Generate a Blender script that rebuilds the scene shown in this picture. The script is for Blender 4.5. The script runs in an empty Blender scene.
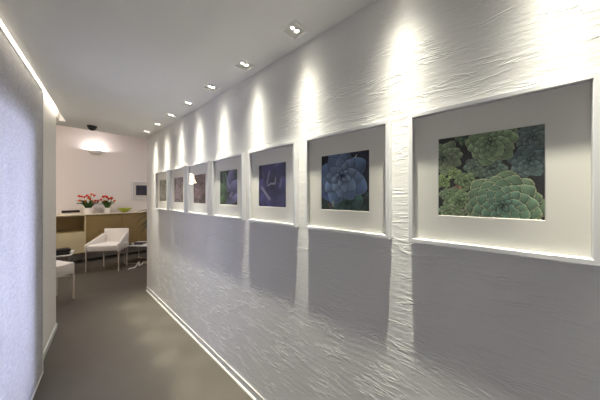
import bpy, bmesh, math, random
import numpy as np
from mathutils import Vector, Matrix

SC = bpy.context.scene
COL = SC.collection
PI = math.pi

# ------------------------------------------------------------------ helpers
def lin(c):
    return tuple((v/12.92 if v <= .04045 else ((v+.055)/1.055)**2.4) for v in c)

def rgb(r, g, b):
    return lin((r/255., g/255., b/255.)) + (1.,)

def new_mat(name):
    m = bpy.data.materials.new(name)
    m.use_nodes = True
    nt = m.node_tree
    nt.nodes.clear()
    out = nt.nodes.new('ShaderNodeOutputMaterial')
    return m, nt, out

def pbr(name, col, rough=.5, metal=0., noise=0., scale=20., bump=0., bscale=80., spec=.5, coat=0.):
    m, nt, out = new_mat(name)
    b = nt.nodes.new('ShaderNodeBsdfPrincipled')
    b.inputs['Roughness'].default_value = rough
    b.inputs['Metallic'].default_value = metal
    b.inputs['Specular IOR Level'].default_value = spec
    b.inputs['Coat Weight'].default_value = coat
    b.inputs['Base Color'].default_value = col
    nt.links.new(b.outputs[0], out.inputs[0])
    tc = nt.nodes.new('ShaderNodeTexCoord')
    if noise > 0:
        n = nt.nodes.new('ShaderNodeTexNoise')
        n.inputs['Scale'].default_value = scale
        n.inputs['Detail'].default_value = 5
        nt.links.new(tc.outputs['Object'], n.inputs['Vector'])
        mx = nt.nodes.new('ShaderNodeMix'); mx.data_type = 'RGBA'
        mx.inputs[6].default_value = tuple(v*(1-noise) for v in col[:3]) + (1,)
        mx.inputs[7].default_value = tuple(min(1, v*(1+noise)) for v in col[:3]) + (1,)
        nt.links.new(n.outputs['Fac'], mx.inputs[0])
        nt.links.new(mx.outputs[2], b.inputs['Base Color'])
    if bump > 0:
        n2 = nt.nodes.new('ShaderNodeTexNoise')
        n2.inputs['Scale'].default_value = bscale
        n2.inputs['Detail'].default_value = 4
        nt.links.new(tc.outputs['Object'], n2.inputs['Vector'])
        bp = nt.nodes.new('ShaderNodeBump')
        bp.inputs['Strength'].default_value = bump
        bp.inputs['Distance'].default_value = .004
        nt.links.new(n2.outputs['Fac'], bp.inputs['Height'])
        nt.links.new(bp.outputs[0], b.inputs['Normal'])
    return m

def emit(name, col, strength):
    m, nt, out = new_mat(name)
    e = nt.nodes.new('ShaderNodeEmission')
    e.inputs[0].default_value = col
    e.inputs[1].default_value = strength
    nt.links.new(e.outputs[0], out.inputs[0])
    return m

class MB:
    """collects shapes, builds ONE mesh object"""
    def __init__(self):
        self.bm = bmesh.new()
    def face(self, pts):
        vs = [self.bm.verts.new(p) for p in pts]
        return self.bm.faces.new(vs)
    def box(self, x0, x1, y0, y1, z0, z1, bev=0., seg=2, M=None):
        b = bmesh.new()
        bmesh.ops.create_cube(b, size=1)
        for v in b.verts:
            v.co = Vector(((x0+x1)/2+v.co.x*(x1-x0), (y0+y1)/2+v.co.y*(y1-y0), (z0+z1)/2+v.co.z*(z1-z0)))
        if bev > 0:
            bmesh.ops.bevel(b, geom=b.edges[:], offset=bev, segments=seg, profile=.5, affect='EDGES')
        self._join(b, M)
        return self
    def prism(self, prof, h0, h1, axis='x', bev=0.):
        """extrude a closed polygon; axis = extrusion axis, polygon given in the other two"""
        def P(a, b, h):
            return {'x': (h, a, b), 'y': (a, h, b), 'z': (a, b, h)}[axis]
        b = bmesh.new()
        A = [b.verts.new(P(p[0], p[1], h0)) for p in prof]
        B = [b.verts.new(P(p[0], p[1], h1)) for p in prof]
        n = len(prof)
        b.faces.new(A[::-1]); b.faces.new(B)
        for i in range(n):
            b.faces.new((A[i], A[(i+1) % n], B[(i+1) % n], B[i]))
        bmesh.ops.recalc_face_normals(b, faces=b.faces[:])
        if bev > 0:
            bmesh.ops.bevel(b, geom=b.edges[:], offset=bev, segments=2, profile=.5, affect='EDGES')
        self._join(b)
        return self
    def lathe(self, prof, seg=32, center=(0, 0, 0), M=None, a0=0., a1=2*PI):
        b = bmesh.new()
        full = abs((a1-a0)-2*PI) < 1e-6
        n = seg if full else seg+1
        rings = []
        for r, z in prof:
            if r < 1e-6 and full:
                rings.append([b.verts.new((center[0], center[1], center[2]+z))])
            else:
                rings.append([b.verts.new((center[0]+r*math.cos(a0+(a1-a0)*k/seg), center[1]+r*math.sin(a0+(a1-a0)*k/seg), center[2]+z)) for k in range(n)])
        for i in range(len(rings)-1):
            A, B = rings[i], rings[i+1]
            rng = range(n) if full else range(n-1)
            for k in rng:
                k2 = (k+1) % n
                if len(A) == 1 and len(B) == 1: continue
                if len(A) == 1: b.faces.new((A[0], B[k2], B[k]))
                elif len(B) == 1: b.faces.new((A[k], A[k2], B[0]))
                else: b.faces.new((A[k], A[k2], B[k2], B[k]))
        self._join(b, M)
        return self
    def tube(self, pts, r, seg=10):
        b = bmesh.new()
        pts = [Vector(p) for p in pts]
        rings = []
        for i, p in enumerate(pts):
            if i == 0: t = pts[1]-p
            elif i == len(pts)-1: t = p-pts[i-1]
            else: t = (pts[i+1]-p).normalized()+(p-pts[i-1]).normalized()
            t.normalize()
            u = t.cross(Vector((0, 0, 1)) if abs(t.z) < .9 else Vector((1, 0, 0))).normalized()
            w = t.cross(u)
            rr = r[i] if isinstance(r, (list, tuple)) else r
            rings.append([b.verts.new(p+u*rr*math.cos(2*PI*k/seg)+w*rr*math.sin(2*PI*k/seg)) for k in range(seg)])
        for i in range(len(rings)-1):
            for k in range(seg):
                b.faces.new((rings[i][k], rings[i][(k+1) % seg], rings[i+1][(k+1) % seg], rings[i+1][k]))
        b.faces.new(rings[0][::-1]); b.faces.new(rings[-1])
        self._join(b)
        return self
    def _join(self, b, M=None):
        if M is not None:
            bmesh.ops.transform(b, matrix=M, verts=b.verts[:])
        me = bpy.data.meshes.new('tmp')
        b.to_mesh(me); b.free()
        self.bm.from_mesh(me)
        bpy.data.meshes.remove(me)
    def build(self, name, mat, parent=None, smooth=False, recalc=True):
        if recalc:
            bmesh.ops.recalc_face_normals(self.bm, faces=self.bm.faces[:])
        me = bpy.data.meshes.new(name)
        self.bm.to_mesh(me); self.bm.free()
        if mat is not None: me.materials.append(mat)
        if smooth:
            for p in me.polygons: p.use_smooth = True
            try: me.set_sharp_from_angle(angle=math.radians(40))
            except Exception: pass
        o = bpy.data.objects.new(name, me)
        COL.objects.link(o)
        if parent is not None: o.parent = parent
        return o

def thing(name, label, cat, loc=(0, 0, 0), rz=0., group=None):
    o = bpy.data.objects.new(name, None)
    o.empty_display_size = .05
    COL.objects.link(o)
    o.location = loc; o.rotation_euler = (0, 0, rz)
    o['label'] = label; o['category'] = cat
    if group: o['group'] = group
    return o

def tag(o, label, cat, group=None):
    o['label'] = label; o['category'] = cat
    if group: o['group'] = group
    return o

def struct(o):
    o['kind'] = 'structure'
    return o

def dup(root, loc, rz, label, group=None):
    r = root.copy(); COL.objects.link(r)
    r.location = loc; r.rotation_euler = (0, 0, rz)
    r['label'] = label
    if group: r['group'] = group
    for ch in list(root.children):
        c = ch.copy(); COL.objects.link(c); c.parent = r
        for g in list(ch.children):
            d = g.copy(); COL.objects.link(d); d.parent = c
    return r

def light(name, kind, loc, energy, col, rot=None, **kw):
    l = bpy.data.lights.new(name, kind)
    l.energy = energy; l.color = col
    for k, v in kw.items(): setattr(l, k, v)
    o = bpy.data.objects.new(name, l)
    COL.objects.link(o)
    o.location = loc
    if rot is not None: o.rotation_euler = rot
    return o

# ------------------------------------------------------------------ materials
M = {}
def plaster():
    m, nt, out = new_mat('combed_plaster')
    b = nt.nodes.new('ShaderNodeBsdfPrincipled')
    b.inputs['Base Color'].default_value = rgb(228, 227, 226)
    b.inputs['Roughness'].default_value = .7
    b.inputs['Specular IOR Level'].default_value = .25
    tc = nt.nodes.new('ShaderNodeTexCoord')
    # low-frequency warp so that the combed strokes wander
    wn = nt.nodes.new('ShaderNodeTexNoise'); wn.inputs['Scale'].default_value = 2.2; wn.inputs['Detail'].default_value = 2
    nt.links.new(tc.outputs['Object'], wn.inputs['Vector'])
    sub = nt.nodes.new('ShaderNodeVectorMath'); sub.operation = 'SUBTRACT'; sub.inputs[1].default_value = (.5, .5, .5)
    nt.links.new(wn.outputs['Color'], sub.inputs[0])
    sc = nt.nodes.new('ShaderNodeVectorMath'); sc.operation = 'MULTIPLY'; sc.inputs[1].default_value = (.0, .10, .10)
    nt.links.new(sub.outputs[0], sc.inputs[0])
    add = nt.nodes.new('ShaderNodeVectorMath'); add.operation = 'ADD'
    nt.links.new(tc.outputs['Object'], add.inputs[0]); nt.links.new(sc.outputs[0], add.inputs[1])
    def strokes(sy, sz, rot, detail, lo, hi):
        mp = nt.nodes.new('ShaderNodeMapping')
        mp.inputs['Scale'].default_value = (1., sy, sz)
        mp.inputs['Rotation'].default_value = (rot, 0, 0)
        nt.links.new(add.outputs[0], mp.inputs['Vector'])
        n = nt.nodes.new('ShaderNodeTexNoise'); n.inputs['Scale'].default_value = 1.
        n.inputs['Detail'].default_value = detail; n.inputs['Roughness'].default_value = .55
        nt.links.new(mp.outputs[0], n.inputs['Vector'])
        r = nt.nodes.new('ShaderNodeMapRange'); r.interpolation_type = 'SMOOTHSTEP'
        r.inputs['From Min'].default_value = lo; r.inputs['From Max'].default_value = hi
        nt.links.new(n.outputs['Fac'], r.inputs['Value'])
        return r.outputs[0]
    def mth(op, x, y=None):
        n = nt.nodes.new('ShaderNodeMath'); n.operation = op
        for i, v in enumerate((x, y)):
            if v is None: continue
            if isinstance(v, (int, float)): n.inputs[i].default_value = v
            else: nt.links.new(v, n.inputs[i])
        return n.outputs[0]
    def ridges(sy, sz, rot, detail, wdt):
        mp = nt.nodes.new('ShaderNodeMapping')
        mp.inputs['Scale'].default_value = (1., sy, sz); mp.inputs['Rotation'].default_value = (rot, 0, 0)
        nt.links.new(add.outputs[0], mp.inputs['Vector'])
        n = nt.nodes.new('ShaderNodeTexNoise'); n.inputs['Scale'].default_value = 1.
        n.inputs['Detail'].default_value = detail; n.inputs['Roughness'].default_value = .5
        nt.links.new(mp.outputs[0], n.inputs['Vector'])
        r = nt.nodes.new('ShaderNodeMapRange'); r.interpolation_type = 'SMOOTHSTEP'
        r.inputs['From Min'].default_value = wdt; r.inputs['From Max'].default_value = 0.
        nt.links.new(mth('ABSOLUTE', mth('SUBTRACT', n.outputs['Fac'], .5)), r.inputs['Value'])
        return r.outputs[0]
    mask = strokes(5., 11., -.2, 2., .42, .62)
    r1 = ridges(3.2, 30., .10, 3., .035)
    r2 = ridges(4.5, 24., -.38, 3., .03)
    grain = strokes(55., 150., 0., 3., .25, .75)
    body = strokes(7., 60., -.06, 4., .35, .7)
    m4 = mth('ADD', mth('ADD', mth('MULTIPLY', mth('ADD', r1, mth('MULTIPLY', r2, .8)), mask), mth('MULTIPLY', grain, .20)), mth('MULTIPLY', body, .28))
    class _o: pass
    mm = _o(); mm.outputs = [m4]; m4 = mm
    bp = nt.nodes.new('ShaderNodeBump')
    bp.inputs['Strength'].default_value = .6
    bp.inputs['Distance'].default_value = .0022
    nt.links.new(m4.outputs[0], bp.inputs['Height'])
    nt.links.new(bp.outputs[0], b.inputs['Normal'])
    nt.links.new(b.outputs[0], out.inputs[0])
    return m
M['plaster'] = plaster()
M['paint'] = pbr('white_wall_paint', rgb(226, 223, 218), .75, noise=.02, scale=3, bump=.15, bscale=60)
M['back_paint'] = pbr('pale_wall_paint', rgb(220, 212, 208), .8, noise=.02, scale=3, bump=.15, bscale=50)
M['ceiling'] = pbr('ceiling_paint', rgb(246, 245, 243), .85, noise=.015, scale=4)
M['trim'] = pbr('white_lacquer_trim', rgb(216, 216, 214), .35)
M['floor'] = pbr('brushed_resin_floor', rgb(86, 81, 74), .40, noise=.10, scale=5, bump=.06, bscale=30, spec=.4)
M['frame'] = pbr('white_frame_lacquer', rgb(222, 222, 225), .35, noise=.01, scale=50)
M['mat'] = pbr('off_white_mat_board', rgb(236, 234, 226), .9)
M['back'] = pbr('frame_backing_board', rgb(200, 196, 188), .9)
M['white_metal'] = pbr('white_powder_coat', rgb(232, 232, 230), .4)
M['lamp_can'] = pbr('lamp_housing_white', rgb(238, 237, 234), .6)
M['lens'] = emit('lamp_lens_glow', rgb(255, 246, 222), 22.)
M['black'] = pbr('black_plastic', rgb(22, 21, 22), .25, coat=.4)
M['khaki'] = pbr('khaki_lacquer_front', rgb(138, 116, 74), .45, noise=.03, scale=6)
M['beige'] = pbr('sand_lacquer_front', rgb(196, 182, 148), .45, noise=.03, scale=6)
M['carcase'] = pbr('sand_lacquer_carcase', rgb(168, 148, 104), .5, noise=.03, scale=6)
M['top'] = pbr('pale_sand_worktop', rgb(216, 204, 180), .4, noise=.03, scale=6)
M['upholstery'] = pbr('white_upholstery', rgb(232, 226, 220), .85, noise=.02, scale=30, bump=.2, bscale=400)
M['leg'] = pbr('satin_white_leg', rgb(205, 196, 184), .4)
M['pot'] = pbr('white_ceramic_pot', rgb(236, 230, 224), .3)
M['leaf'] = pbr('tulip_leaf', rgb(58, 92, 38), .5, noise=.25, scale=30)
M['stem'] = pbr('tulip_stem', rgb(96, 128, 60), .5)
M['tulip_red'] = pbr('tulip_petal_red', rgb(214, 62, 34), .5, noise=.15, scale=40)
M['tulip_orange'] = pbr('tulip_petal_orange', rgb(226, 104, 52), .5, noise=.15, scale=40)
M['soil'] = pbr('potting_soil', rgb(50, 38, 28), .95, noise=.3, scale=90)
M['green_bowl'] = pbr('lime_green_glaze', rgb(178, 190, 70), .3, noise=.2, scale=30, coat=.3)
M['book_black'] = pbr('black_book_cover', rgb(34, 30, 30), .5)
M['book_white'] = pbr('white_book_cover', rgb(226, 220, 212), .5)
M['paper'] = pbr('book_paper', rgb(222, 212, 196), .9)
M['plant'] = pbr('dark_palm_leaf', rgb(32, 38, 24), .45, noise=.25, scale=25)
M['trunk'] = pbr('palm_stem_bark', rgb(96, 78, 56), .9, noise=.25, scale=40)
M['planter'] = pbr('grey_planter', rgb(150, 146, 140), .7)
M['cord'] = pbr('white_cord', rgb(226, 220, 212), .5)
M['alu'] = pbr('anodised_rail', rgb(190, 190, 190), .35, metal=.8)
M['shade'] = None

def glass_mat(name, tint=(1, 1, 1, 1), f0=.04, gz=.9):
    m, nt, out = new_mat(name)
    tr = nt.nodes.new('ShaderNodeBsdfTransparent'); tr.inputs[0].default_value = tint
    gl = nt.nodes.new('ShaderNodeBsdfGlossy'); gl.inputs['Roughness'].default_value = .01
    gl.inputs['Color'].default_value = (1, 1, 1, 1)
    geo = nt.nodes.new('ShaderNodeNewGeometry')
    dot = nt.nodes.new('ShaderNodeVectorMath'); dot.operation = 'DOT_PRODUCT'
    nt.links.new(geo.outputs['Incoming'], dot.inputs[0]); nt.links.new(geo.outputs['Normal'], dot.inputs[1])
    ab = nt.nodes.new('ShaderNodeMath'); ab.operation = 'ABSOLUTE'; nt.links.new(dot.outputs['Value'], ab.inputs[0])
    om = nt.nodes.new('ShaderNodeMath'); om.operation = 'SUBTRACT'; om.inputs[0].default_value = 1.; nt.links.new(ab.outputs[0], om.inputs[1])
    pw = nt.nodes.new('ShaderNodeMath'); pw.operation = 'POWER'; pw.inputs[1].default_value = 5.; nt.links.new(om.outputs[0], pw.inputs[0])
    ma = nt.nodes.new('ShaderNodeMath'); ma.operation = 'MULTIPLY_ADD'; ma.inputs[1].default_value = gz; ma.inputs[2].default_value = f0
    nt.links.new(pw.outputs[0], ma.inputs[0])
    mx = nt.nodes.new('ShaderNodeMixShader')
    nt.links.new(ma.outputs[0], mx.inputs[0]); nt.links.new(tr.outputs[0], mx.inputs[1]); nt.links.new(gl.outputs[0], mx.inputs[2])
    nt.links.new(mx.outputs[0], out.inputs[0])
    return m
M['glass'] = glass_mat('picture_glass', f0=.018, gz=.2)
M['window_glass'] = glass_mat('window_glass', (.97, .98, 1, 1))

def fabric():
    m, nt, out = new_mat('crinkled_screen_fabric')
    tc = nt.nodes.new('ShaderNodeTexCoord')
    mp = nt.nodes.new('ShaderNodeMapping'); mp.inputs['Scale'].default_value = (1., 26., 62.)
    mp.inputs['Rotation'].default_value = (.35, 0, 0)
    nt.links.new(tc.outputs['Object'], mp.inputs['Vector'])
    n = nt.nodes.new('ShaderNodeTexNoise'); n.inputs['Scale'].default_value = 1.; n.inputs['Detail'].default_value = 6
    n.inputs['Roughness'].default_value = .65; n.inputs['Distortion'].default_value = .8
    nt.links.new(mp.outputs[0], n.inputs['Vector'])
    mx = nt.nodes.new('ShaderNodeMix'); mx.data_type = 'RGBA'
    mx.inputs[6].default_value = rgb(170, 170, 176); mx.inputs[7].default_value = rgb(246, 246, 248)
    nt.links.new(n.outputs['Fac'], mx.inputs[0])
    bp = nt.nodes.new('ShaderNodeBump'); bp.inputs['Strength'].default_value = .4; bp.inputs['Distance'].default_value = .003
    nt.links.new(n.outputs['Fac'], bp.inputs['Height'])
    d = nt.nodes.new('ShaderNodeBsdfDiffuse'); t = nt.nodes.new('ShaderNodeBsdfTranslucent')
    for s in (d, t):
        nt.links.new(mx.outputs[2], s.inputs['Color']); nt.links.new(bp.outputs[0], s.inputs['Normal'])
    ms = nt.nodes.new('ShaderNodeMixShader'); ms.inputs[0].default_value = .30
    nt.links.new(d.outputs[0], ms.inputs[1]); nt.links.new(t.outputs[0], ms.inputs[2])
    tp = nt.nodes.new('ShaderNodeBsdfTransparent')      # open weave of the screen cloth
    m2 = nt.nodes.new('ShaderNodeMixShader'); m2.inputs[0].default_value = .34
    nt.links.new(ms.outputs[0], m2.inputs[1]); nt.links.new(tp.outputs[0], m2.inputs[2])
    nt.links.new(m2.outputs[0], out.inputs[0])
    return m
M['fabric'] = fabric()

def shade_mat():
    m, nt, out = new_mat('white_lamp_shade')
    d = nt.nodes.new('ShaderNodeEmission'); d.inputs[0].default_value = rgb(255, 238, 214); d.inputs[1].default_value = 17.
    t = nt.nodes.new('ShaderNodeBsdfTranslucent'); t.inputs[0].default_value = rgb(255, 244, 226)
    ms = nt.nodes.new('ShaderNodeMixShader'); ms.inputs[0].default_value = .5
    nt.links.new(d.outputs[0], ms.inputs[1]); nt.links.new(t.outputs[0], ms.inputs[2])
    nt.links.new(ms.outputs[0], out.inputs[0])
    return m
M['shade'] = shade_mat()

def print_mat():
    m, nt, out = new_mat('photo_print_ink')
    b = nt.nodes.new('ShaderNodeBsdfPrincipled'); b.inputs['Roughness'].default_value = .55
    b.inputs['Specular IOR Level'].default_value = .25
    a = nt.nodes.new('ShaderNodeAttribute'); a.attribute_name = 'ink'
    nt.links.new(a.outputs['Color'], b.inputs['Base Color'])
    nt.links.new(b.outputs[0], out.inputs[0])
    return m
M['print'] = print_mat()

# ------------------------------------------------------------------ the room
CEIL = 2.41
SOFF_Y = 4.27           # where the low corridor ceiling stops
BACK_Y = 7.45
HIGH = 3.2
ALPHA = math.atan(.14)  # the left side runs at a slight angle to the picture wall
LX0 = -1.479
def LP(s, n=0., z=0.):  # left-side coordinates: s along, n towards the corridor
    return (LX0+math.sin(ALPHA)*s+math.cos(ALPHA)*n, math.cos(ALPHA)*s-math.sin(ALPHA)*n, z)
def left_x(y):          # edge of the ceiling slot
    return LX0+.008+.14*y

SPOT_X = -.112
SPOT_Y = [-.60, -.12, .335]+[.387+.487*k for k in range(1, 8)]   # ten recessed spotlights along the wall

o = MB(); o.box(-5, 3.6, -2.8, 7.7, -.12, 0)
struct(o.build('floor', M['floor']))
# right wall: a thin plaster face on its core
o = MB(); o.box(0, .16, -2.6, 4.262, 0, CEIL)
struct(o.build('wall_right', M['plaster']))
o = MB()
o.box(-.007, -.001, -2.6, 4.262, 0, .062)
o.prism([(-.0075, 0), (-.018, 0), (-.017, .006), (-.013, .010), (-.0075, .012)], -2.6, 4.262, 'y')
struct(o.build('baseboard_right', M['trim']))

# low corridor ceiling with square openings for the spotlights
hx0, hx1 = SPOT_X-.05, SPOT_X+.05
o = MB(); o.box(-3.9, 3.5, 3.935, SOFF_Y, CEIL, CEIL+.02)
bm = o.bm; bmesh.ops.delete(bm, geom=bm.verts[:], context='VERTS')
def quad(x0, x1, y0, y1): o.face([(x0, y0, CEIL), (x1, y0, CEIL), (x1, y1, CEIL), (x0, y1, CEIL)])
o.face([(left_x(-2.6), -2.6, CEIL), (hx0, -2.6, CEIL), (hx0, 4.0, CEIL), (left_x(4.0), 4.0, CEIL)])
quad(-4., hx0, 4.0, SOFF_Y)
quad(hx1, 3.5, -2.6, SOFF_Y)
y = -2.6
for sy in SPOT_Y:
    quad(hx0, hx1, y, sy-.05); y = sy+.05
quad(hx0, hx1, y, SOFF_Y)
# the drop's end face towards the high room, the curtain slot's side and end
o.face([(-4, SOFF_Y, CEIL), (3.5, SOFF_Y, CEIL), (3.5, SOFF_Y, HIGH), (-4, SOFF_Y, HIGH)])
o.face([(left_x(-2.6), -2.6, CEIL), (left_x(4.0), 4.0, CEIL), (left_x(4.0), 4.0, 2.62), (left_x(-2.6), -2.6, 2.62)])
o.face([(-4, 4.0, CEIL), (left_x(4.0), 4.0, CEIL), (left_x(4.0), 4.0, 2.62), (-4, 4.0, 2.62)])
o.face([(-4, -2.6, 2.62), (3.5, -2.6, 2.62), (3.5, SOFF_Y, 2.62), (-4, SOFF_Y, 2.62)])
struct(o.build('ceiling', M['ceiling']))
o = MB(); o.box(-4.2, 3.6, SOFF_Y, 7.7, HIGH, HIGH+.1)
struct(o.build('ceiling', M['back_paint']))

# left wall (behind the fabric panel), with the window the panel covers and an added unseen one
def left_wall():
    o = MB()
    n0, n1 = -.25, -.045
    def bx(s0, s1, z0, z1):
        pts = [LP(s0, n0), LP(s1, n0), LP(s1, n1), LP(s0, n1)]
        o.prism([(p[0], p[1]) for p in pts], z0, z1, 'z')
    bx(-2.8, -2.1, 0, 2.62); bx(.75, 1.93, 0, 2.62); bx(2.67, 3.825, 0, 2.62); bx(3.825, 4.03, CEIL, 2.62)
    for a, b in ((1.93, 2.67), (-2.1, .75)):
        bx(a, b, 0, .06); bx(a, b, 2.04, 2.62)
    return o.build('wall_left', M['paint'])
struct(left_wall())
o = MB()
pts = [LP(3.04, -.045), LP(3.825, -.045), LP(3.825, -.033), LP(3.04, -.033)]
o.prism([(p[0], p[1]) for p in pts], 0, .055, 'z')
struct(o.build('baseboard_left', M['trim']))
for nm, sm_, hw in (('window_1', 2.30, .37), ('window_2', -.675, 1.425)):  # the second opening is unseen, added to let fill light in
    wn = bpy.data.objects.new(nm, None); COL.objects.link(wn); struct(wn)
    wn.location = LP(sm_, -.15, .06); wn.rotation_euler = (0, 0, -ALPHA)
    iw = hw-.05
    o = MB()
    o.box(-.03, .03, -hw, -iw, 0, 1.98); o.box(-.03, .03, iw, hw, 0, 1.98)
    o.box(-.03, .03, -iw, iw, 0, .05); o.box(-.03, .03, -iw, iw, 1.93, 1.98)
    o.build('window_frame', M['trim'], wn)
    o = MB(); o.box(-.004, .004, -iw, iw, .05, 1.93); o.build('window_pane', M['window_glass'], wn)

# rest of the shell
o = MB(); o.box(-2.6, .16, -2.75, -2.6, 0, 2.62); struct(o.build('wall_front', M['paint']))
o = MB(); o.box(-4.1, 3.6, BACK_Y, BACK_Y+.15, 0, HIGH); struct(o.build('wall_back', M['back_paint']))
o = MB(); o.box(-4.15, -4., 3.75, BACK_Y, 0, HIGH); struct(o.build('wall_far_left', M['back_paint']))
o = MB(); o.box(3.5, 3.65, 4.1, BACK_Y, 0, HIGH); struct(o.build('wall_far_right', M['back_paint']))
o = MB(); o.box(.161, 3.5, 4.1, 4.26, 0, CEIL); struct(o.build('wall_room_right', M['back_paint']))
o = MB(); o.box(-4., -1.215, 3.70, 3.845, 0, CEIL); struct(o.build('wall_room_left', M['back_paint']))
o = MB(); o.box(-4., 3.5, BACK_Y-.012, BACK_Y-.001, 0, .06); struct(o.build('baseboard_back', M['trim']))

# ------------------------------------------------------------------ fabric panel on the left
fp = thing('fabric_panel', 'tall crinkled white fabric screen panel glowing with bluish daylight along the left side', 'panel curtain', LP(0, 0, 0), -ALPHA)
o = MB()
S0, S1 = -2.45, 2.91
ns = 60
for i in range(ns):
    a, b2 = S0+(S1-S0)*i/ns, S0+(S1-S0)*(i+1)/ns
    o.face([(0, a, .03), (0, b2, .03), (0, b2, 2.377), (0, a, 2.377)])
fab = o.build('fabric', M['fabric'], fp)
sol = fab.modifiers.new('thick', 'SOLIDIFY'); sol.thickness = .0015
o = MB(); o.box(-.005, .005, S0, S1+.003, 2.376, 2.381, .001); o.build('head_rail', M['white_metal'], fp)
o = MB(); o.box(-.005, .005, S0, S1+.003, .016, .034, .002); o.build('bottom_bar', M['white_metal'], fp)
o = MB(); o.box(-.003, .004, S1-.004, S1+.004, .034, 2.365, .001); o.build('side_hem', M['white_metal'], fp)
for s in (S0+.3, 1.2, S1-.02):
    o = MB(); o.box(-.045, .002, s-.008, s+.008, 2.374, 2.394, .002)
    c = o.build('hanger_clip', M['black'], fp)
    c['label'] = 'small dark clip at the panel top'

# light strip hidden in the ceiling slot above the panel
cl = thing('slot_light_strip', 'glowing light strip recessed in the ceiling slot above the fabric panel', 'light', LP(1.6, .004, 2.5), -ALPHA)
o = MB(); o.box(-.003, 0, -2., 2.28, -.01, .056); o.build('strip_body', M['alu'], cl)
o = MB(); o.box(-.0045, -.003, -2., 2.28, -.008, .008); o.build('strip_diffuser', emit('slot_strip_glow', rgb(255, 248, 236), 3.), cl)
o = MB(); o.box(-.026, -.004, -2., 2.28, .050, .056); o.build('strip_body', M['alu'], cl)
o = MB(); o.box(-.0255, -.0045, -2., 2.28, .0485, .050); o.build('strip_diffuser', emit('panel_strip_glow', rgb(255, 246, 230), 30.), cl)

# ------------------------------------------------------------------ succulent prints
def smooth(a, b, x):
    t = np.clip((x-a)/(b-a), 0, 1); return t*t*(3-2*t)

class Photo:
    def __init__(self, seed, bg0, bg1, n=150):
        self.n = n; self.gain = 1.15
        g = (np.arange(n)+.5)/n
        self.U, self.V = np.meshgrid(g, g)      # u right, v down
        self.rs = np.random.RandomState(seed)
        t = self.V[..., None]
        self.img = (np.array(bg0)*(1-t)+np.array(bg1)*t)/255.
        self.mottle(.25, 7)
    def mottle(self, amt, freq):
        acc = np.zeros_like(self.U)
        for k in range(10):
            a, b, p = self.rs.uniform(-freq, freq), self.rs.uniform(-freq, freq), self.rs.uniform(0, 6.28)
            acc += np.sin(2*PI*(a*self.U+b*self.V)+p)
        self.img = np.clip(self.img*(1+amt*acc[..., None]/5.), 0, 1)
    def petal(self, cx, cy, ang, r0, L, W, base, mid, edge, pointy=.5, rim=.14, lit=(-.5, -.85)):
        ca, sa = math.cos(ang), math.sin(ang)
        dx, dy = self.U-cx, self.V-cy
        a = (dx*ca+dy*sa-r0)/L
        b = (-dx*sa+dy*ca)
        ac = np.clip(a, 0, 1)
        prof = np.sin(PI*np.power(ac, .85+pointy*.25))**(.55+pointy*.25)
        hw = W*np.maximum(prof, 1e-4)
        hw = np.maximum(hw, W*.45*(1-ac)*(ac < .6))
        q = np.abs(b)/hw
        inside = (a > 0) & (a < 1) & (q < 1)
        if not inside.any(): return
        e = np.minimum((1-q)*hw/W, (1-ac)*L/W*.9)
        te = 1-smooth(0, rim, e)
        tm = smooth(.0, .7, ac)
        side = np.clip((b/hw)*(-sa*lit[0]+ca*lit[1])*.35, -.3, .3)
        col = np.array(base)/255.*(1-tm[..., None])+np.array(mid)/255.*tm[..., None]
        col = col*(1+side[..., None])
        col = col*(1-te[..., None])+np.array(edge)/255.*te[..., None]
        # dark contact line around the petal
        sh = (a > -.05) & (a < 1.06) & (np.abs(b) < hw+.035*W+.006) & (~inside)
        self.img[sh] *= .62
        al = inside[..., None]
        self.img = np.where(al, np.clip(col, 0, 1), self.img)
    def rosette(self, cx, cy, R, N, base, mid, edge, w=.42, pointy=.4, rim=.14, power=.62, squash=1., phase=0., core=None):
        for i in range(N, 0, -1):
            t = i/N
            ang = i*2.39996+phase
            L = R*t**power
            j = 1+self.rs.uniform(-.07, .07)
            k = .72+.28*t
            f = self.rs.uniform(.88, 1.1)
            bb = np.array(base)*f*(1-.15*(1-t)); mm = np.array(mid)*f; ee = np.array(edge)*f
            if core is not None:
                mm = mm*t+np.array(core)*(1-t)
            self.petal(cx, cy, ang, R*.02, L*j, L*w*k, bb, mm, ee, pointy, rim)
    def streak(self, pts, w, col, alpha=.8):
        pts = np.array(pts, float)
        d = np.full_like(self.U, 9.)
        for p, q in zip(pts[:-1], pts[1:]):
            v = q-p; l2 = (v**2).sum()
            t = np.clip(((self.U-p[0])*v[0]+(self.V-p[1])*v[1])/l2, 0, 1)
            d = np.minimum(d, np.hypot(self.U-p[0]-t*v[0], self.V-p[1]-t*v[1]))
        k = (1-smooth(w*.3, w, d))[..., None]*alpha
        self.img = self.img*(1-k)+np.array(col)/255.*k
    def mesh(self, name, w, h):
        """flat sheet in the y-z plane facing -x; the photo's left is +y"""
        n = self.n
        vs = [(0., w/2-w*i/n, h/2-h*j/n) for j in range(n+1) for i in range(n+1)]
        fs = [(j*(n+1)+i, j*(n+1)+i+1, (j+1)*(n+1)+i+1, (j+1)*(n+1)+i) for j in range(n) for i in range(n)]
        me = bpy.data.meshes.new(name); me.from_pydata(vs, [], fs)
        P = np.pad(self.img, ((0, 1), (0, 1), (0, 0)), mode='edge')
        g_ = P.mean(axis=2, keepdims=True)
        P = np.clip((g_+(P-g_)*.8)*self.gain, 0, 1)
        L = np.where(P <= .04045, P/12.92, ((P+.055)/1.055)**2.4)
        rgba = np.concatenate([L, np.ones(L.shape[:2]+(1,))], axis=2).astype(np.float32)
        at = me.color_attributes.new('ink', 'FLOAT_COLOR', 'POINT')
        at.data.foreach_set('color', rgba.reshape(-1))
        me.materials.append(M['print'])
        return me

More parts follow.
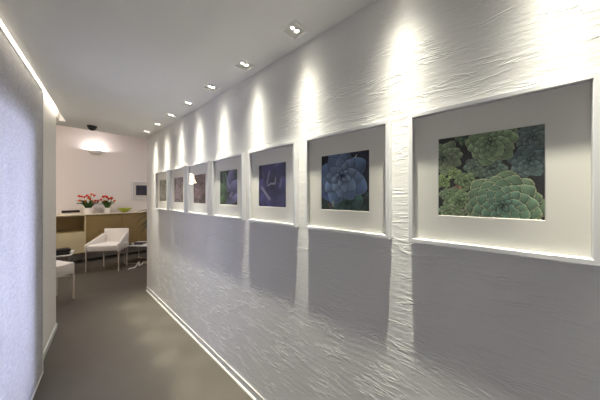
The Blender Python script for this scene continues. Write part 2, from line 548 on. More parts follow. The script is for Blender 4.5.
def photo_green():
    p = Photo(3, (38, 40, 36), (30, 30, 30))
    g = dict(base=(52, 78, 58), mid=(104, 134, 96), edge=(158, 172, 128))
    # dull blue-grey rosettes, top right
    p.rosette(.91, .12, .17, 26, (44, 62, 62), (84, 104, 98), (112, 128, 112))
    p.rosette(.88, .38, .19, 28, (38, 54, 58), (72, 92, 92), (96, 114, 106))
    p.rosette(.32, .02, .13, 18, (40, 60, 44), (86, 110, 78), (120, 138, 100))
    p.rosette(.56, .43, .15, 22, (44, 66, 58), (88, 112, 96), (124, 142, 118))
    p.rosette(.40, .40, .13, 20, (52, 70, 58), (106, 126, 104), (146, 158, 130))
    p.rosette(.05, .25, .24, 34, (54, 72, 50), (116, 136, 96), (164, 172, 130), w=.36)
    p.rosette(.55, .12, .27, 40, (56, 78, 54), (112, 138, 94), (160, 168, 126), w=.42)
    p.rosette(.05, .56, .10, 16, (60, 86, 44), (122, 148, 84), (160, 176, 120))
    p.rosette(.18, .46, .09, 16, (70, 92, 50), (134, 156, 92), (172, 182, 128))
    p.rosette(.30, .57, .13, 20, (58, 82, 50), (112, 138, 86), (150, 164, 116), w=.5)
    p.rosette(.10, .73, .10, 18, (62, 86, 56), (122, 146, 104), (164, 176, 134))
    p.rosette(.24, .82, .19, 30, (56, 80, 50), (112, 138, 90), (154, 168, 122))
    p.rosette(.10, .94, .11, 18, (60, 82, 52), (118, 140, 98), (160, 172, 128))
    p.rosette(.34, .97, .12, 18, (58, 74, 54), (108, 122, 92), (150, 152, 120))
    p.petal(.22, .63, .6, 0, .05, .014, (120, 70, 60), (176, 116, 98), (190, 140, 120))
    p.petal(.22, .62, 2.4, 0, .045, .013, (120, 70, 60), (170, 112, 96), (190, 140, 120))
    p.rosette(.66, .86, .40, 58, (40, 66, 54), (104, 130, 94), (182, 184, 140), w=.44, core=(78, 116, 98)); p.gain = 1.15
    return p
def photo_blue():
    p = Photo(5, (40, 44, 62), (42, 56, 52))
    p.mottle(.3, 4)
    p.rosette(.10, .55, .30, 12, (34, 48, 74), (58, 76, 118), (78, 96, 138), w=.5, pointy=.1)
    p.rosette(.55, .88, .36, 14, (32, 58, 56), (56, 86, 84), (76, 106, 102), w=.5, pointy=.1)
    p.rosette(.46, .40, .56, 30, (38, 54, 92), (74, 96, 136), (112, 134, 168), w=.40, pointy=.12, rim=.10, power=.75, core=(116, 134, 158)); p.gain = 1.1
    p.streak([(.74, .10), (.77, .06)], .014, (222, 226, 226))
    p.streak([(.28, .86), (.27, .93)], .035, (150, 162, 140), .8)
    p.streak([(.18, .90), (.22, .97)], .05, (122, 90, 96), .6)
    return p
def photo_violet():
    p = Photo(7, (46, 42, 74), (58, 56, 130))
    for a, L, w in ((2.3, .62, .2), (-.9, .66, .22), (.9, .66, .24), (-2.2, .62, .2), (3.05, .6, .19), (.1, .6, .22), (1.6, .6, .22), (-1.55, .5, .2)):
        p.petal(.50, .48, a, .0, L, w, (40, 34, 70), (84, 78, 158), (112, 108, 186), .5, .10)
    for a, L, w in ((-2.6, .34, .13), (-.5, .36, .13), (2.7, .32, .12), (.5, .34, .13), (1.6, .3, .12), (-1.4, .34, .13)):
        p.petal(.50, .46, a, .0, L, w, (34, 28, 58), (66, 58, 124), (96, 92, 170), .5, .10)
    p.streak([(.12, .55), (.26, .68), (.42, .82)], .06, (186, 186, 222), .95)
    p.streak([(.42, .18), (.36, .34), (.33, .44)], .04, (178, 178, 208), .9)
    p.streak([(.14, .16), (.20, .30)], .03, (128, 128, 170), .7)
    p.streak([(.36, .50), (.48, .46), (.62, .47), (.64, .34)], .035, (194, 196, 216), .95)
    p.streak([(.84, .38), (.80, .54)], .05, (150, 148, 210), .9)
    p.streak([(.56, .08), (.78, .02)], .03, (150, 150, 190), .6)
    p.gain = .72
    return p
def photo_agave():
    p = Photo(11, (52, 66, 62), (44, 58, 40))
    for a, L, w, b, m in ((-1.9, .8, .16, (40, 60, 48), (84, 106, 88)), (-1.2, .85, .2, (54, 54, 84), (104, 102, 142)), (.2, .6, .18, (60, 58, 96), (112, 108, 156)), (-.5, .75, .2, (52, 52, 80), (96, 96, 134)), (2.6, .6, .15, (36, 56, 36), (68, 92, 62)), (-2.6, .6, .15, (36, 56, 40), (70, 94, 70)), (1.2, .5, .18, (44, 50, 66), (82, 86, 116))):
        p.petal(.46, .70, a, .0, L, w, b, m, tuple(v*1.2 for v in m), .6, .12)
    p.streak([(.34, .10), (.46, .34), (.56, .50)], .03, (150, 160, 170), .7)
    p.streak([(.60, .76), (.72, .66)], .05, (160, 150, 200), .6)
    return p
def photo_mauve(seed, a, b, tones):
    p = Photo(seed, a, b)
    p.mottle(.3, 3)
    lo, mi, hi = tones
    p.rosette(.62, .35, .55, 22, lo, mi, hi, w=.34, pointy=.5, power=.7)
    p.rosette(.22, .88, .36, 16, lo, mi, hi, w=.36, pointy=.4)
    return p

photos = [photo_green(), photo_blue(), photo_violet(), photo_agave(),
          photo_mauve(21, (80, 66, 68), (66, 54, 56), ((58, 46, 52), (100, 80, 88), (124, 104, 110))),
          photo_mauve(22, (92, 78, 84), (84, 74, 78), ((70, 58, 66), (116, 100, 110), (140, 124, 130))),
          photo_mauve(23, (96, 94, 82), (92, 90, 78), ((74, 72, 62), (120, 118, 104), (146, 144, 128)))]
pic_labels = ['white box-framed photo of green rosette succulents, nearest and largest on the wall',
              'white box-framed photo of one blue rounded-petal succulent, beside the green rosette picture',
              'white box-framed photo of a violet succulent with pale curved streaks',
              'white box-framed photo of a greenish leaf with lilac edges, left of the violet picture',
              'white box-framed brownish photo whose glass mirrors a lit lamp',
              'white box-framed mauve photo, second picture from the far end of the wall',
              'white box-framed olive grey photo, last at the far end of the wall']
FW, FH = .487, .52          # outer frame
BW, FD = .017, .034         # moulding width and depth
PW, PH = .280, .291
def frame_mesh():
    o = MB()
    w, h, b, d = FW/2, FH/2, BW, FD
    def ring(x, ww, hh): return [(x, -ww, -hh), (x, ww, -hh), (x, ww, hh), (x, -ww, hh)]
    R = [ring(0, w, h), ring(-d+.0015, w, h), ring(-d, w-.0015, h-.0015), ring(-d, w-b+.0015, h-b+.0015), ring(-d+.0015, w-b, h-b), ring(0, w-b, h-b)]
    V = [[o.bm.verts.new(p) for p in r] for r in R]
    for i in range(len(V)):
        A, B = V[i], V[(i+1) % len(V)]
        for k in range(4):
            o.bm.faces.new((A[k], A[(k+1) % 4], B[(k+1) % 4], B[k]))
    return o
def mat_mesh():
    o = MB()
    w, h, pw, ph = FW/2-BW, FH/2-BW, PW/2, PH/2
    x0, x1 = -.0085, -.011
    def ring(x, ww, hh): return [(x, -ww, -hh), (x, ww, -hh), (x, ww, hh), (x, -ww, hh)]
    R = [ring(x0, w, h), ring(x1, w, h), ring(x1, pw+.0015, ph+.0015), ring(x0, pw, ph)]
    V = [[o.bm.verts.new(p) for p in r] for r in R]
    for i in range(4):
        A, B = V[i], V[(i+1) % 4]
        for k in range(4):
            o.bm.faces.new((A[k], A[(k+1) % 4], B[(k+1) % 4], B[k]))
    return o
YC = [.0635+.5645*k for k in range(7)]
fr0 = thing('picture_frame', pic_labels[0], 'picture', (0, YC[0], 1.5725), 0, 'succulent photos along the plaster wall')
frame_mesh().build('frame', M['frame'], fr0)
mat_mesh().build('mat_board', M['mat'], fr0)
o = MB(); o.box(-.006, -.002, -FW/2+BW, FW/2-BW, -FH/2+BW, FH/2-BW); o.build('backing_board', M['back'], fr0)
o = MB(); o.box(-.026, -.024, -FW/2+BW, FW/2-BW, -FH/2+BW, FH/2-BW); o.build('glass', M['glass'], fr0)
frames = [fr0]+[dup(fr0, (0, YC[k], 1.5725), 0, pic_labels[k]) for k in range(1, 7)]
for fr, ph in zip(frames, photos):
    po = bpy.data.objects.new('photo_print', ph.mesh('photo_print', PW, PH)); COL.objects.link(po)
    po.parent = fr; po.location = (-.0082, 0, 0)

# ------------------------------------------------------------------ recessed spotlights
spot_lab = {0: 'recessed ceiling spotlight behind the camera, out of the picture', 1: 'recessed ceiling spotlight over the right half of the nearest picture',
            2: 'recessed ceiling spotlight over the gap beside the nearest picture',
            3: 'nearest visible twin recessed ceiling spotlight, top centre of the photo', 4: 'second visible twin recessed ceiling spotlight from the camera',
            5: 'third visible twin recessed ceiling spotlight from the camera', 6: 'fourth visible twin recessed ceiling spotlight, middle of the row of seven',
            7: 'third recessed ceiling spotlight from the far end of the corridor', 8: 'second recessed ceiling spotlight from the far end of the corridor',
            9: 'last recessed ceiling spotlight at the far end of the corridor'}
def make_spot():
    t = thing('recessed_spotlight', spot_lab[0], 'ceiling light', (SPOT_X, SPOT_Y[0], CEIL), 0, 'recessed spotlights in the corridor ceiling')
    o = MB(); a, b = .058, .047
    for (x0, x1, y0, y1) in ((-a, a, -a, -b), (-a, a, b, a), (-a, -b, -b, b), (b, a, -b, b)):
        o.box(x0, x1, y0, y1, -.003, 0)
    o.build('trim', M['ceiling'], t)
    o = MB()
    for (x0, x1, y0, y1) in ((-.05, .05, -.05, -.047), (-.05, .05, .047, .05), (-.05, -.047, -.047, .047), (.047, .05, -.047, .047)):
        o.box(x0, x1, y0, y1, 0, .055)
    o.box(-.05, .05, -.05, .05, .052, .055)
    o.box(-.047, .047, -.047, .047, .012, .016)
    o.build('can', M['lamp_can'], t)
    # wall-washing lamp and the second lens beside it; its floor aim is added
    for nm, x, r, tilt in (('wall_lamp', .014, .013, WTILT), ('floor_lamp', -.017, .010, FTILT)):
        R = Matrix.Translation((x, 0, .006)) @ Matrix.Rotation(tilt, 4, 'Y')
        o = MB(); o.lathe([(r+.004, .0), (r+.004, .025), (r*.6, .036), (0, .036)], 20, M=R)
        o.lathe([(r, .0), (r+.004, .0)], 20, M=R); h = o.build(nm, M['lamp_can'], t, smooth=True)
        o = MB(); o.lathe([(0, .0035), (r, .0035)], 20, M=R); o.build('lens', M['lens'], h)
    return t
WTILT = -math.radians(3)     # towards the wall (+x)
FTILT = math.radians(4.0)
s0 = make_spot()
spots = [s0]+[dup(s0, (SPOT_X, SPOT_Y[k], CEIL), 0, spot_lab[k]) for k in range(1, 10)]
WARM = (1., .965, .79)
BEAM = 170.
def beam_nodes(l, flat, fall):
    """reflector-lamp beam: intensity falls off exponentially with the angle from the axis"""
    l.use_nodes = True
    nt = l.node_tree
    em = nt.nodes['Emission']
    tc = nt.nodes.new('ShaderNodeTexCoord')
    sx = nt.nodes.new('ShaderNodeSeparateXYZ'); nt.links.new(tc.outputs['Normal'], sx.inputs[0])
    def mth(op, a, b=None):
        n = nt.nodes.new('ShaderNodeMath'); n.operation = op
        for i, v in enumerate((a, b)):
            if v is None: continue
            if isinstance(v, (int, float)): n.inputs[i].default_value = v
            else: nt.links.new(v, n.inputs[i])
        return n.outputs[0]
    th = mth('ARCCOSINE', mth('MINIMUM', mth('ABSOLUTE', sx.outputs[2]), 1.))
    e = mth('MAXIMUM', mth('SUBTRACT', th, math.radians(flat)), 0.)
    core = mth('EXPONENT', mth('MULTIPLY', mth('POWER', mth('DIVIDE', th, math.radians(2.6)), 2.), -1.))
    hollow = mth('SUBTRACT', 1., mth('MULTIPLY', core, .1))
    nt.links.new(mth('MULTIPLY', hollow, mth('EXPONENT', mth('DIVIDE', e, -math.radians(fall)))), em.inputs['Strength'])
for k in range(10):
    lo = light('spotlight_beam', 'SPOT', (SPOT_X+.006, SPOT_Y[k], CEIL+.004), BEAM, WARM, (0, math.radians(.3), 0), spot_size=math.radians(130), spot_blend=.3, shadow_soft_size=.012)
    beam_nodes(lo.data, 5., 5.8)
    light('floor_lamp_light', 'SPOT', (SPOT_X-.030, SPOT_Y[k], CEIL+.004), 64., WARM, (0, FTILT, 0), spot_size=math.radians(6.2), spot_blend=.6, shadow_soft_size=.010)  # added narrow beam, stands in for spotlight reflected off the picture glass

# ------------------------------------------------------------------ dome camera
dc = thing('dome_camera', 'small black dome security camera on the corridor ceiling edge', 'security camera', (-.673, 4.0, CEIL))
o = MB(); o.lathe([(0, 0), (.052, 0), (.052, -.014), (.046, -.02), (0, -.02)], 28); o.build('base', M['black'], dc, smooth=True)
o = MB(); o.lathe([(.044*math.cos(a), -.02-.04*math.sin(a)) for a in np.linspace(0, PI/2, 9)], 28); o.build('dome', M['black'], dc, smooth=True)

# ------------------------------------------------------------------ sideboard units
FY, SB, ST = 7.0, .235, 1.07
def unit(x0, x1, kind, label):
    t = thing('sideboard_unit', label, 'cabinet', ((x0+x1)/2, FY, 0), 0, 'wall-hung sideboard units')
    w = (x1-x0)/2-.0015
    D = BACK_Y-FY-.002
    cm = M['carcase']
    o = MB()
    o.box(-w, -w+.02, .02, D, SB, ST); o.box(w-.02, w, .02, D, SB, ST)
    o.box(-w+.02, w-.02, .02, D, SB, SB+.02); o.box(-w+.02, w-.02, .02, D, ST-.02, ST)
    o.box(-w+.02, w-.02, D-.012, D, SB+.02, ST-.02); o.box(-w+.02, w-.02, .02, D-.012, .68, .70)
    o.build('carcase', cm, t)
    if kind == 'niche':
        o = MB(); o.box(-w, w, 0, .019, SB, .70, .002); o.build('drawer', M['beige'], t)
        o = MB(); o.box(-w, -w+.02, 0, .019, .702, ST); o.box(w-.02, w, 0, .019, .702, ST)
        o.box(-w+.02, w-.02, 0, .019, ST-.02, ST); o.build('niche_frame', M['beige'], t)
    else:
        o = MB(); o.box(-w, w, 0, .019, .645, ST, .002); o.build('door', M['khaki'], t)
        o = MB(); o.box(-w, w, 0, .019, SB, .641, .002); o.build('drawer', M['khaki'], t)
    return t
unit(-1.160, -.514, 'niche', 'sand-coloured sideboard unit with an open niche above a drawer, left end')
unit(-.514, .132, 'door', 'khaki sideboard unit behind the white armchair, below the tulips')
unit(.132, .778, 'door', 'khaki sideboard unit below the lime bowl, right of the armchair')
unit(.778, 1.424, 'door', 'khaki sideboard unit at the far right end, hidden behind the corridor wall')
o = MB(); o.box(-1.18, 1.44, FY-.02, BACK_Y-.001, ST, ST+.022, .002)
tag(o.build('worktop', M['top']), 'long pale worktop running over the wall-hung sideboard units', 'worktop')
TOP = ST+.022

# books on the worktop
def book(w, d, h, loc, rz, cover, label, name='book', group=None):
    t = thing(name, label, 'book', loc, rz, group)
    o = MB(); o.box(-w/2, w/2, -d/2, d/2, 0, .003); o.box(-w/2, w/2, -d/2, d/2, h-.003, h); o.box(-w/2, -w/2+.003, -d/2, d/2, .003, h-.003)
    o.build('cover', cover, t)
    o = MB(); o.box(-w/2+.004, w/2-.005, -d/2+.005, d/2-.005, .003, h-.003); o.build('pages', M['paper'], t)
    return t
book(.30, .22, .045, (-.77, 7.15, TOP), 0, M['book_white'], 'white book lying under a black book on the worktop', group='books on the worktop')
book(.20, .28, .045, (-.755, 7.13, TOP+.045), PI/2+.04, M['book_black'], 'black book lying on top of a white book on the worktop', group='books on the worktop')

# tulip pots
def tulip_pot(x, y, rt, rb, h, n, seed, label, spread, flowerh):
    rs = random.Random(seed)
    t = thing('potted_tulips', label, 'potted plant', (x, y, TOP), 0, 'tulip pots on the sideboard')
    o = MB(); o.lathe([(0, 0), (rb, 0), (rt, h), (rt-.006, h), (rb-.004, .012), (0, .012)], 28); o.build('pot', M['pot'], t, smooth=True)
    o = MB(); o.lathe([(0, h-.015), (rt-.009, h-.015)], 24); o.build('soil', M['soil'], t)
    o = MB()
    for i in range(26):
        a = i*2.4+rs.uniform(-.3, .3); L = rs.uniform(.09, .15)*(spread/.14); up = rs.uniform(.07, .17)
        p0 = Vector((math.cos(a)*rt*.45, math.sin(a)*rt*.45, h-.016))
        prev = None
        for k in range(7):
            u = k/6
            c = p0+Vector((math.cos(a)*L*u*(.5+.5*u), math.sin(a)*L*u*(.5+.5*u), up*math.sin(u*2.2)+.04*u))
            w = .022*math.sin(PI*min(1, .15+u*.85))+.001
            s = Vector((-math.sin(a)*w, math.cos(a)*w, .004))
            cur = (o.bm.verts.new(c-s), o.bm.verts.new(c+Vector((0, 0, -.004))), o.bm.verts.new(c+s))
            if prev:
                o.bm.faces.new((prev[0], prev[1], cur[1], cur[0])); o.bm.faces.new((prev[1], prev[2], cur[2], cur[1]))
            prev = cur
    lf = o.build('leaves', M['leaf'], t, smooth=True, recalc=False)
    sm = lf.modifiers.new('thick', 'SOLIDIFY'); sm.thickness = .0015
    for i in range(n):
        a = i*2.4+seed; rr = spread*math.sqrt((i+.5)/n)
        bx, by = math.cos(a)*rr, math.sin(a)*rr*.7
        hz = h+flowerh*rs.uniform(.45, .95)*(1-.25*(rr/spread))
        tip = Vector((bx, by, hz))
        o = MB(); o.tube([(bx*.25, by*.25, h-.016), (bx*.6, by*.6, h+(hz-h)*.5), tip+Vector((0, 0, .004))], .003, 6); st = o.build('stem', M['stem'], t, smooth=True)
        o = MB()
        R = Matrix.Translation(tip) @ Matrix.Rotation(rs.uniform(-.3, .3)+bx*1.5, 4, 'Y') @ Matrix.Rotation(rs.uniform(-.3, .3), 4, 'X')
        # cup of six overlapping petals
        for k in range(6):
            pa = k*PI/3; off = .0 if k % 2 else .002
            rows = []
            for q in range(6):
                u = q/5
                r_ = (.005+.020*math.sin(PI*(.08+u*.66)))+off
                w = .8*math.sin(PI*min(1., .12+.88*u))**.7+.06
                rows.append([o.bm.verts.new(R @ Vector((r_*math.cos(pa+s*w), r_*math.sin(pa+s*w), .055*u))) for s in (-.6, 0, .6)])
            for q in range(5):
                for s in range(2):
                    o.bm.faces.new((rows[q][s], rows[q][s+1], rows[q+1][s+1], rows[q+1][s]))
        o.lathe([(0, 0), (.009, .003), (.014, .015), (.012, .03), (0, .04)], 10, M=R)
        o.build('bloom', M['tulip_red'] if rs.random() < .6 else M['tulip_orange'], st, smooth=True, recalc=False)
    return t
tulip_pot(-.470, 7.16, .092, .078, .135, 15, 4, 'white pot of red-orange tulips, the wider left one of two', .175, .33)
tulip_pot(-.125, 7.16, .066, .054, .125, 13, 9, 'white pot of red-orange tulips, the slimmer right one of two', .135, .33)

# lime bowl
o = MB(); o.lathe([(0, 0), (.05, 0), (.055, .012), (.09, .04), (.135, .075), (.15, .088), (.146, .092), (.125, .078), (.08, .05), (.04, .02), (0, .016)], 36)
b = o.build('bowl', M['green_bowl'], None, smooth=True); b.location = (.215, 7.17, TOP); b.scale = (1.1, 1.1, 1.15)
tag(b, 'lime green flared bowl on the sideboard worktop right of the tulips', 'bowl')

# back wall picture and uplight
pf = thing('picture_frame', 'small white-framed dark picture on the back wall of the far room', 'picture', (.67, BACK_Y, 1.655))
o = MB(); w, h, b_ = .26, .245, .02
o.box(-w, w, -.03, 0, h-b_, h); o.box(-w, w, -.03, 0, -h, -h+b_); o.box(-w, -w+b_, -.03, 0, -h+b_, h-b_); o.box(w-b_, w, -.03, 0, -h+b_, h-b_)
o.build('frame', M['frame'], pf)
o = MB(); o.box(-w+b_, w-b_, -.012, -.004, -h+b_, h-b_); o.build('mat_board', pbr('grey_mat_board', rgb(196, 190, 184), .9), pf)
o = MB(); o.box(-.165, .165, -.014, -.012, -.135, .135); o.build('photo_print', pbr('dark_blue_print', rgb(48, 48, 62), .6, noise=.8, scale=9), pf)

sc = thing('wall_uplight', 'half-round white plaster uplight glowing on the back wall', 'wall lamp', (-.315, BACK_Y, 2.575))
o = MB()
o.lathe([(0, -.052), (.06, -.05), (.10, -.045), (.128, 0.), (.135, .03), (.129, .03), (.122, .002), (.096, -.036), (.06, -.042), (0, -.044)], 24, a0=PI, a1=2*PI)
o.build('shade', M['pot'], sc, smooth=True)
o = MB(); o.box(-.06, .06, -.012, 0, -.05, .0); o.build('bracket', M['white_metal'], sc)
o = MB(); o.tube([(-.035, -.05, -.005), (.035, -.05, -.005)], .011, 10); o.build('bulb', emit('uplight_bulb', rgb(255, 240, 230), 12.), sc)
light('uplight_light', 'POINT', (-.315, BACK_Y-.06, 2.60), 7., (1., .97, .97), shadow_soft_size=.02)

# pendant lamp whose reflection shows in the fifth picture's glass
pl = thing('pendant_lamp', 'white bell-shaped pendant lamp mirrored in the picture glass', 'lamp', (-1.53, 6.25, HIGH))
o = MB(); o.lathe([(0, 0), (.05, 0), (.05, -.02), (0, -.025)], 20); o.build('canopy', M['white_metal'], pl, smooth=True)
o = MB(); o.tube([(0, 0, -.02), (0, 0, -1.10)], .004, 8); o.build('cord', M['cord'], pl)
o = MB(); o.lathe([(.03, -1.10), (.05, -1.13), (.075, -1.20), (.12, -1.32), (.15, -1.36), (.147, -1.36), (.117, -1.32), (.071, -1.20), (.046, -1.13), (.03, -1.105)], 32); o.build('shade', M['shade'], pl, smooth=True)
o = MB(); o.lathe([(0, -1.30), (.03, -1.28), (.04, -1.25), (.03, -1.20), (.015, -1.16), (0, -1.10)], 20); o.build('bulb', emit('pendant_bulb', rgb(255, 232, 200), 40.), pl, smooth=True)
light('pendant_light', 'POINT', (-1.53, 6.25, HIGH-1.34), 8., (1., .88, .72), shadow_soft_size=.05)
# unseen ceiling downlights added to brighten the far room
dl_lab = ['round ceiling downlight of the far room, left of the armchair', 'round ceiling downlight of the far room above the armchair', 'round ceiling downlight of the far room, right beyond the corridor wall']
t0 = thing('round_downlight', dl_lab[0], 'ceiling light', (-1.8, 5.7, HIGH), 0, 'round downlights in the far room')
o = MB(); o.lathe([(.06, 0), (.075, 0), (.075, -.006), (.06, -.006), (.055, 0)], 24); o.build('trim', M['white_metal'], t0, smooth=True)
o = MB(); o.lathe([(0, -.002), (.058, -.002)], 24); o.build('lens', M['lens'], t0)
dup(t0, (-.2, 5.7, HIGH), 0, dl_lab[1]); dup(t0, (1.4, 5.7, HIGH), 0, dl_lab[2])
for x in (-1.8, -.2, 1.4):
    light('downlight_light', 'AREA', (x, 5.7, HIGH-.012), 9.5, (1., .985, .99), (0, 0, 0), shape='DISK', size=.11)

# ------------------------------------------------------------------ white armchair
RCAM = -math.radians(47.3)
ac = thing('armchair', 'white upholstered low armchair with sloping arms in front of the sideboard', 'armchair', (-.551+.29*.678, 6.145-.29*.735, 0), RCAM+math.radians(8))
o = MB(); o.box(-.262, .262, -.015, .40, .40, .525, .022, 3); o.build('seat', M['upholstery'], ac, smooth=True)
def arm(sx):
    b = bmesh.new()
    prof = [(-.015, .395), (-.015, .545), (.02, .555), (.36, .705), (.43, .70), (.40, .395)]
    def X(y): return .305-.085*max(0, y)/.43
    A = [b.verts.new((sx*X(p[0]), p[0], p[1])) for p in prof]
    B = [b.verts.new((sx*(X(p[0])-.036), p[0], p[1])) for p in prof]
    b.faces.new(A); b.faces.new(B[::-1])
    for i in range(len(prof)):
        b.faces.new((A[i], A[(i+1) % 6], B[(i+1) % 6], B[i]))
    bmesh.ops.recalc_face_normals(b, faces=b.faces[:])
    bmesh.ops.bevel(b, geom=b.edges[:], offset=.008, segments=2, profile=.5, affect='EDGES')
    m = MB(); m._join(b); return m.build('arm', M['upholstery'], ac, smooth=True)
arm(-1); arm(1)
b = bmesh.new()
pts = [(-.24, .375, .395), (.24, .375, .395), (.24, .425, .395), (-.24, .425, .395), (-.235, .42, .80), (.235, .42, .80), (.235, .455, .80), (-.235, .455, .80)]
V = [b.verts.new(p) for p in pts]
for f in ((0, 3, 2, 1), (4, 5, 6, 7), (0, 1, 5, 4), (1, 2, 6, 5), (2, 3, 7, 6), (3, 0, 4, 7)): b.faces.new([V[i] for i in f])
bmesh.ops.bevel(b, geom=b.edges[:], offset=.012, segments=3, profile=.5, affect='EDGES')
o = MB(); o._join(b); o.build('backrest', M['upholstery'], ac, smooth=True)
for x, y in ((-.29, .002), (.29, .002), (-.225, .39), (.225, .39)):
    o = MB(); o.box(x-.009, x+.009, y-.009, y+.009, 0, .40, .002); o.build('leg', M['leg'], ac)

# white stool half hidden by the corridor's left wall end
st = thing('stool', 'white upholstered square stool peeping out from behind the left wall end', 'stool', (-.798-.2*.895-.2*.446, 4.683-.2*.446+.2*.895, 0), math.radians(26.5))
o = MB(); o.box(-.2, .2, -.2, .2, .37, .53, .014, 3); o.build('seat', M['upholstery'], st, smooth=True)
for x, y in ((-.188, -.188), (.188, -.188), (-.188, .188), (.188, .188)):
    o = MB(); o.box(x-.011, x+.011, y-.011, y+.011, 0, .37, .002); o.build('leg', M['leg'], st)

# side tables on sled bases
TB = .405
def side_table(loc, rz, label):
    t = thing('side_table', label, 'side table', loc, rz, 'low white side tables')
    o = MB(); o.box(-.30, .30, -.25, .25, TB-.025, TB, .004); o.build('tabletop', M['trim'], t)
    for sy in (-1, 1):
        y = sy*.225
        o = MB(); o.tube([(-.27, y, TB-.025), (-.27, y, .01), (.27, y, .01), (.27, y, TB-.025)], .009, 8); o.build('leg', M['leg'], t)
    return t
zt = 5.05   # distance of the near leg from the camera
tl = Vector((-1.0172+zt*.735+(-175.7/228*zt)*.678, zt*.678+(175.7/228*zt)*.735, 0))
R_ = Vector((.678, -.735, 0)); F_ = Vector((.735, .678, 0))
tc_ = tl+R_*.27+F_*.225
side_table(tc_, RCAM, 'low white side table on thin legs right of the armchair')
t2 = dup(bpy.data.objects['side_table'], (-.745-.30, 6.07+.25, 0), math.radians(-8), 'low white side table with black books, left behind the stool')
def on_table(x, y): return tc_+R_*x+F_*y
p = on_table(-.08, -.05)
book(.22, .30, .018, (p.x, p.y, TB), RCAM+PI/2+.1, M['book_black'], 'thin dark magazine lying on the right-hand side table', 'magazine')
p = on_table(-.12, -.18)
o = MB(); o.lathe([(0, 0), (.022, 0), (.03, .05), (.0275, .05), (.02, .004), (0, .004)], 20)
c = o.build('cup', M['pot'], None, smooth=True); c.location = (p.x, p.y, TB)
tag(c, 'small white cup on the right-hand side table', 'cup')
book(.25, .34, .05, (-.96, 6.22, TB), PI/2-.1, M['book_black'], 'black book under a smaller one on the left side table', group='black books on the left side table')
book(.20, .26, .045, (-.93, 6.22, TB+.05), PI/2+.15, M['book_black'], 'smaller black book topmost on the left side table', group='black books on the left side table')

# white cord on the floor
pts = [(.02, 5.70), (.081, 5.737), (.142, 5.748), (.20, 5.90), (.27, 6.05), (.26, 5.96), (.234, 5.849), (.30, 5.90), (.36, 6.0), (.45, 5.98), (.6, 5.85)]
def cr(p, n=6):
    out = []
    for i in range(len(p)-1):
        a, b, c, d = [Vector(p[max(0, min(len(p)-1, i+k))]) for k in (-1, 0, 1, 2)]
        for k in range(n):
            u = k/n
            out.append(.5*((2*b)+(c-a)*u+(2*a-5*b+4*c-d)*u*u+(3*b-a-3*c+d)*u**3))
    out.append(Vector(p[-1])); return out
o = MB(); o.tube([(q[0], q[1], .012+.03*math.exp(-((q[0]*.735+q[1]*.678-(tl.x*.735+tl.y*.678))/.05)**2)) for q in cr(pts)], .011, 8)
tag(o.build('power_cord', M['cord'], None, smooth=True), 'white cord lying in a zigzag on the floor under the right side table', 'cord')

# spiky plant beyond the corridor wall
pp = thing('potted_palm', 'dark spiky-leaved plant reaching out from behind the corridor wall end', 'potted plant', (.47, 5.05, 0))
o = MB(); o.lathe([(0, 0), (.13, 0), (.165, .34), (.155, .34), (.125, .02), (0, .02)], 32); o.build('planter', M['planter'], pp, smooth=True)
o = MB(); o.lathe([(0, .31), (.152, .31)], 24); o.build('soil', M['soil'], pp)
o = MB(); o.tube([(0, 0, .30), (.012, .01, .6), (-.01, 0, .9), (0, 0, 1.18)], [.026, .022, .02, .016], 10); o.build('stem', M['trunk'], pp, smooth=True)
rs = random.Random(2)
def leaf(o, base, a, L, rise, droop, w0):
    prev = None
    for k in range(10):
        u = k/9
        c = Vector(base)+Vector((math.cos(a)*L*u, math.sin(a)*L*u, rise*u-droop*u*u))
        w = w0*math.sin(PI*min(1, .12+.88*u))**.8+.0008
        s = Vector((-math.sin(a)*w, math.cos(a)*w, .0))
        cur = (o.bm.verts.new(c-s+Vector((0, 0, w*.4))), o.bm.verts.new(c), o.bm.verts.new(c+s+Vector((0, 0, w*.4))))
        if prev:
            o.bm.faces.new((prev[0], prev[1], cur[1], cur[0])); o.bm.faces.new((prev[1], prev[2], cur[2], cur[1]))
        prev = cur
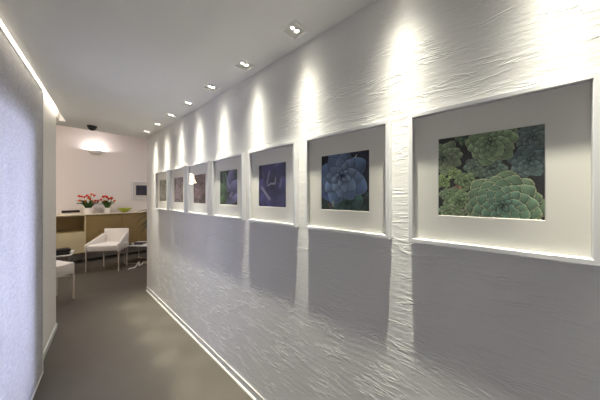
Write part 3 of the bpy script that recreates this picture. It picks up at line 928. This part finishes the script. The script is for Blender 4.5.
specs = [(3.0, .50, .30, .36, .030), (3.3, .48, .22, .36, .030), (3.6, .46, .12, .3, .022), (2.7, .46, .34, .30, .016), (3.9, .48, .05, .34, .018),
         (3.15, .46, -.05, .24, .044), (3.45, .44, -.10, .22, .042), (2.5, .42, .0, .3, .018)]
for i in range(16):
    specs.append((i*.42+.2+rs.uniform(-.15, .15), rs.uniform(.34, .48), rs.uniform(-.05, .42), rs.uniform(.15, .36), .016))
for (a, L, ri, dr, w0) in specs:
    o = MB(); leaf(o, (0, 0, 1.14), a, L, ri, dr, w0)
    l = o.build('leaf', M['plant'], pp, smooth=True, recalc=False)
    sm = l.modifiers.new('thick', 'SOLIDIFY'); sm.thickness = .0015

# ------------------------------------------------------------------ daylight, sky, camera
dlp = LP(2.32, -.75, 1.1)
fill_dl = LP(-.675, -.75, 1.1)
light('daylight', 'AREA', fill_dl, 22., (1., .98, .96), (0, -PI/2, -ALPHA), shape='RECTANGLE', size=2.0, size_y=3.)  # added neutral fill, shines through the unseen second window
light('daylight', 'AREA', dlp, 38., (.74, .755, 1.), (0, -PI/2, -ALPHA), shape='RECTANGLE', size=2.0, size_y=.95)
w = bpy.data.worlds.new('sky'); SC.world = w; w.use_nodes = True
bg = w.node_tree.nodes['Background']
sky = w.node_tree.nodes.new('ShaderNodeTexSky'); sky.sky_type = 'HOSEK_WILKIE'; sky.sun_direction = (-.5, .6, .62); sky.turbidity = 4
w.node_tree.links.new(sky.outputs[0], bg.inputs[0]); bg.inputs[1].default_value = .25

cam = bpy.data.cameras.new('camera')
cam.sensor_width = 36.; cam.sensor_fit = 'HORIZONTAL'
cam.lens = 228/600*36
cam.shift_y = -4/600
cam.clip_start = .02
co = bpy.data.objects.new('camera', cam); COL.objects.link(co)
co.location = (-1.01724, 0, 1.5)
co.rotation_euler = (PI/2, 0, RCAM)
SC.camera = co
SC.view_settings.view_transform = 'Standard'
SC.view_settings.look = 'None'
SC.view_settings.exposure = .66
SC.view_settings.gamma = 1.
SC.view_settings.use_curve_mapping = False
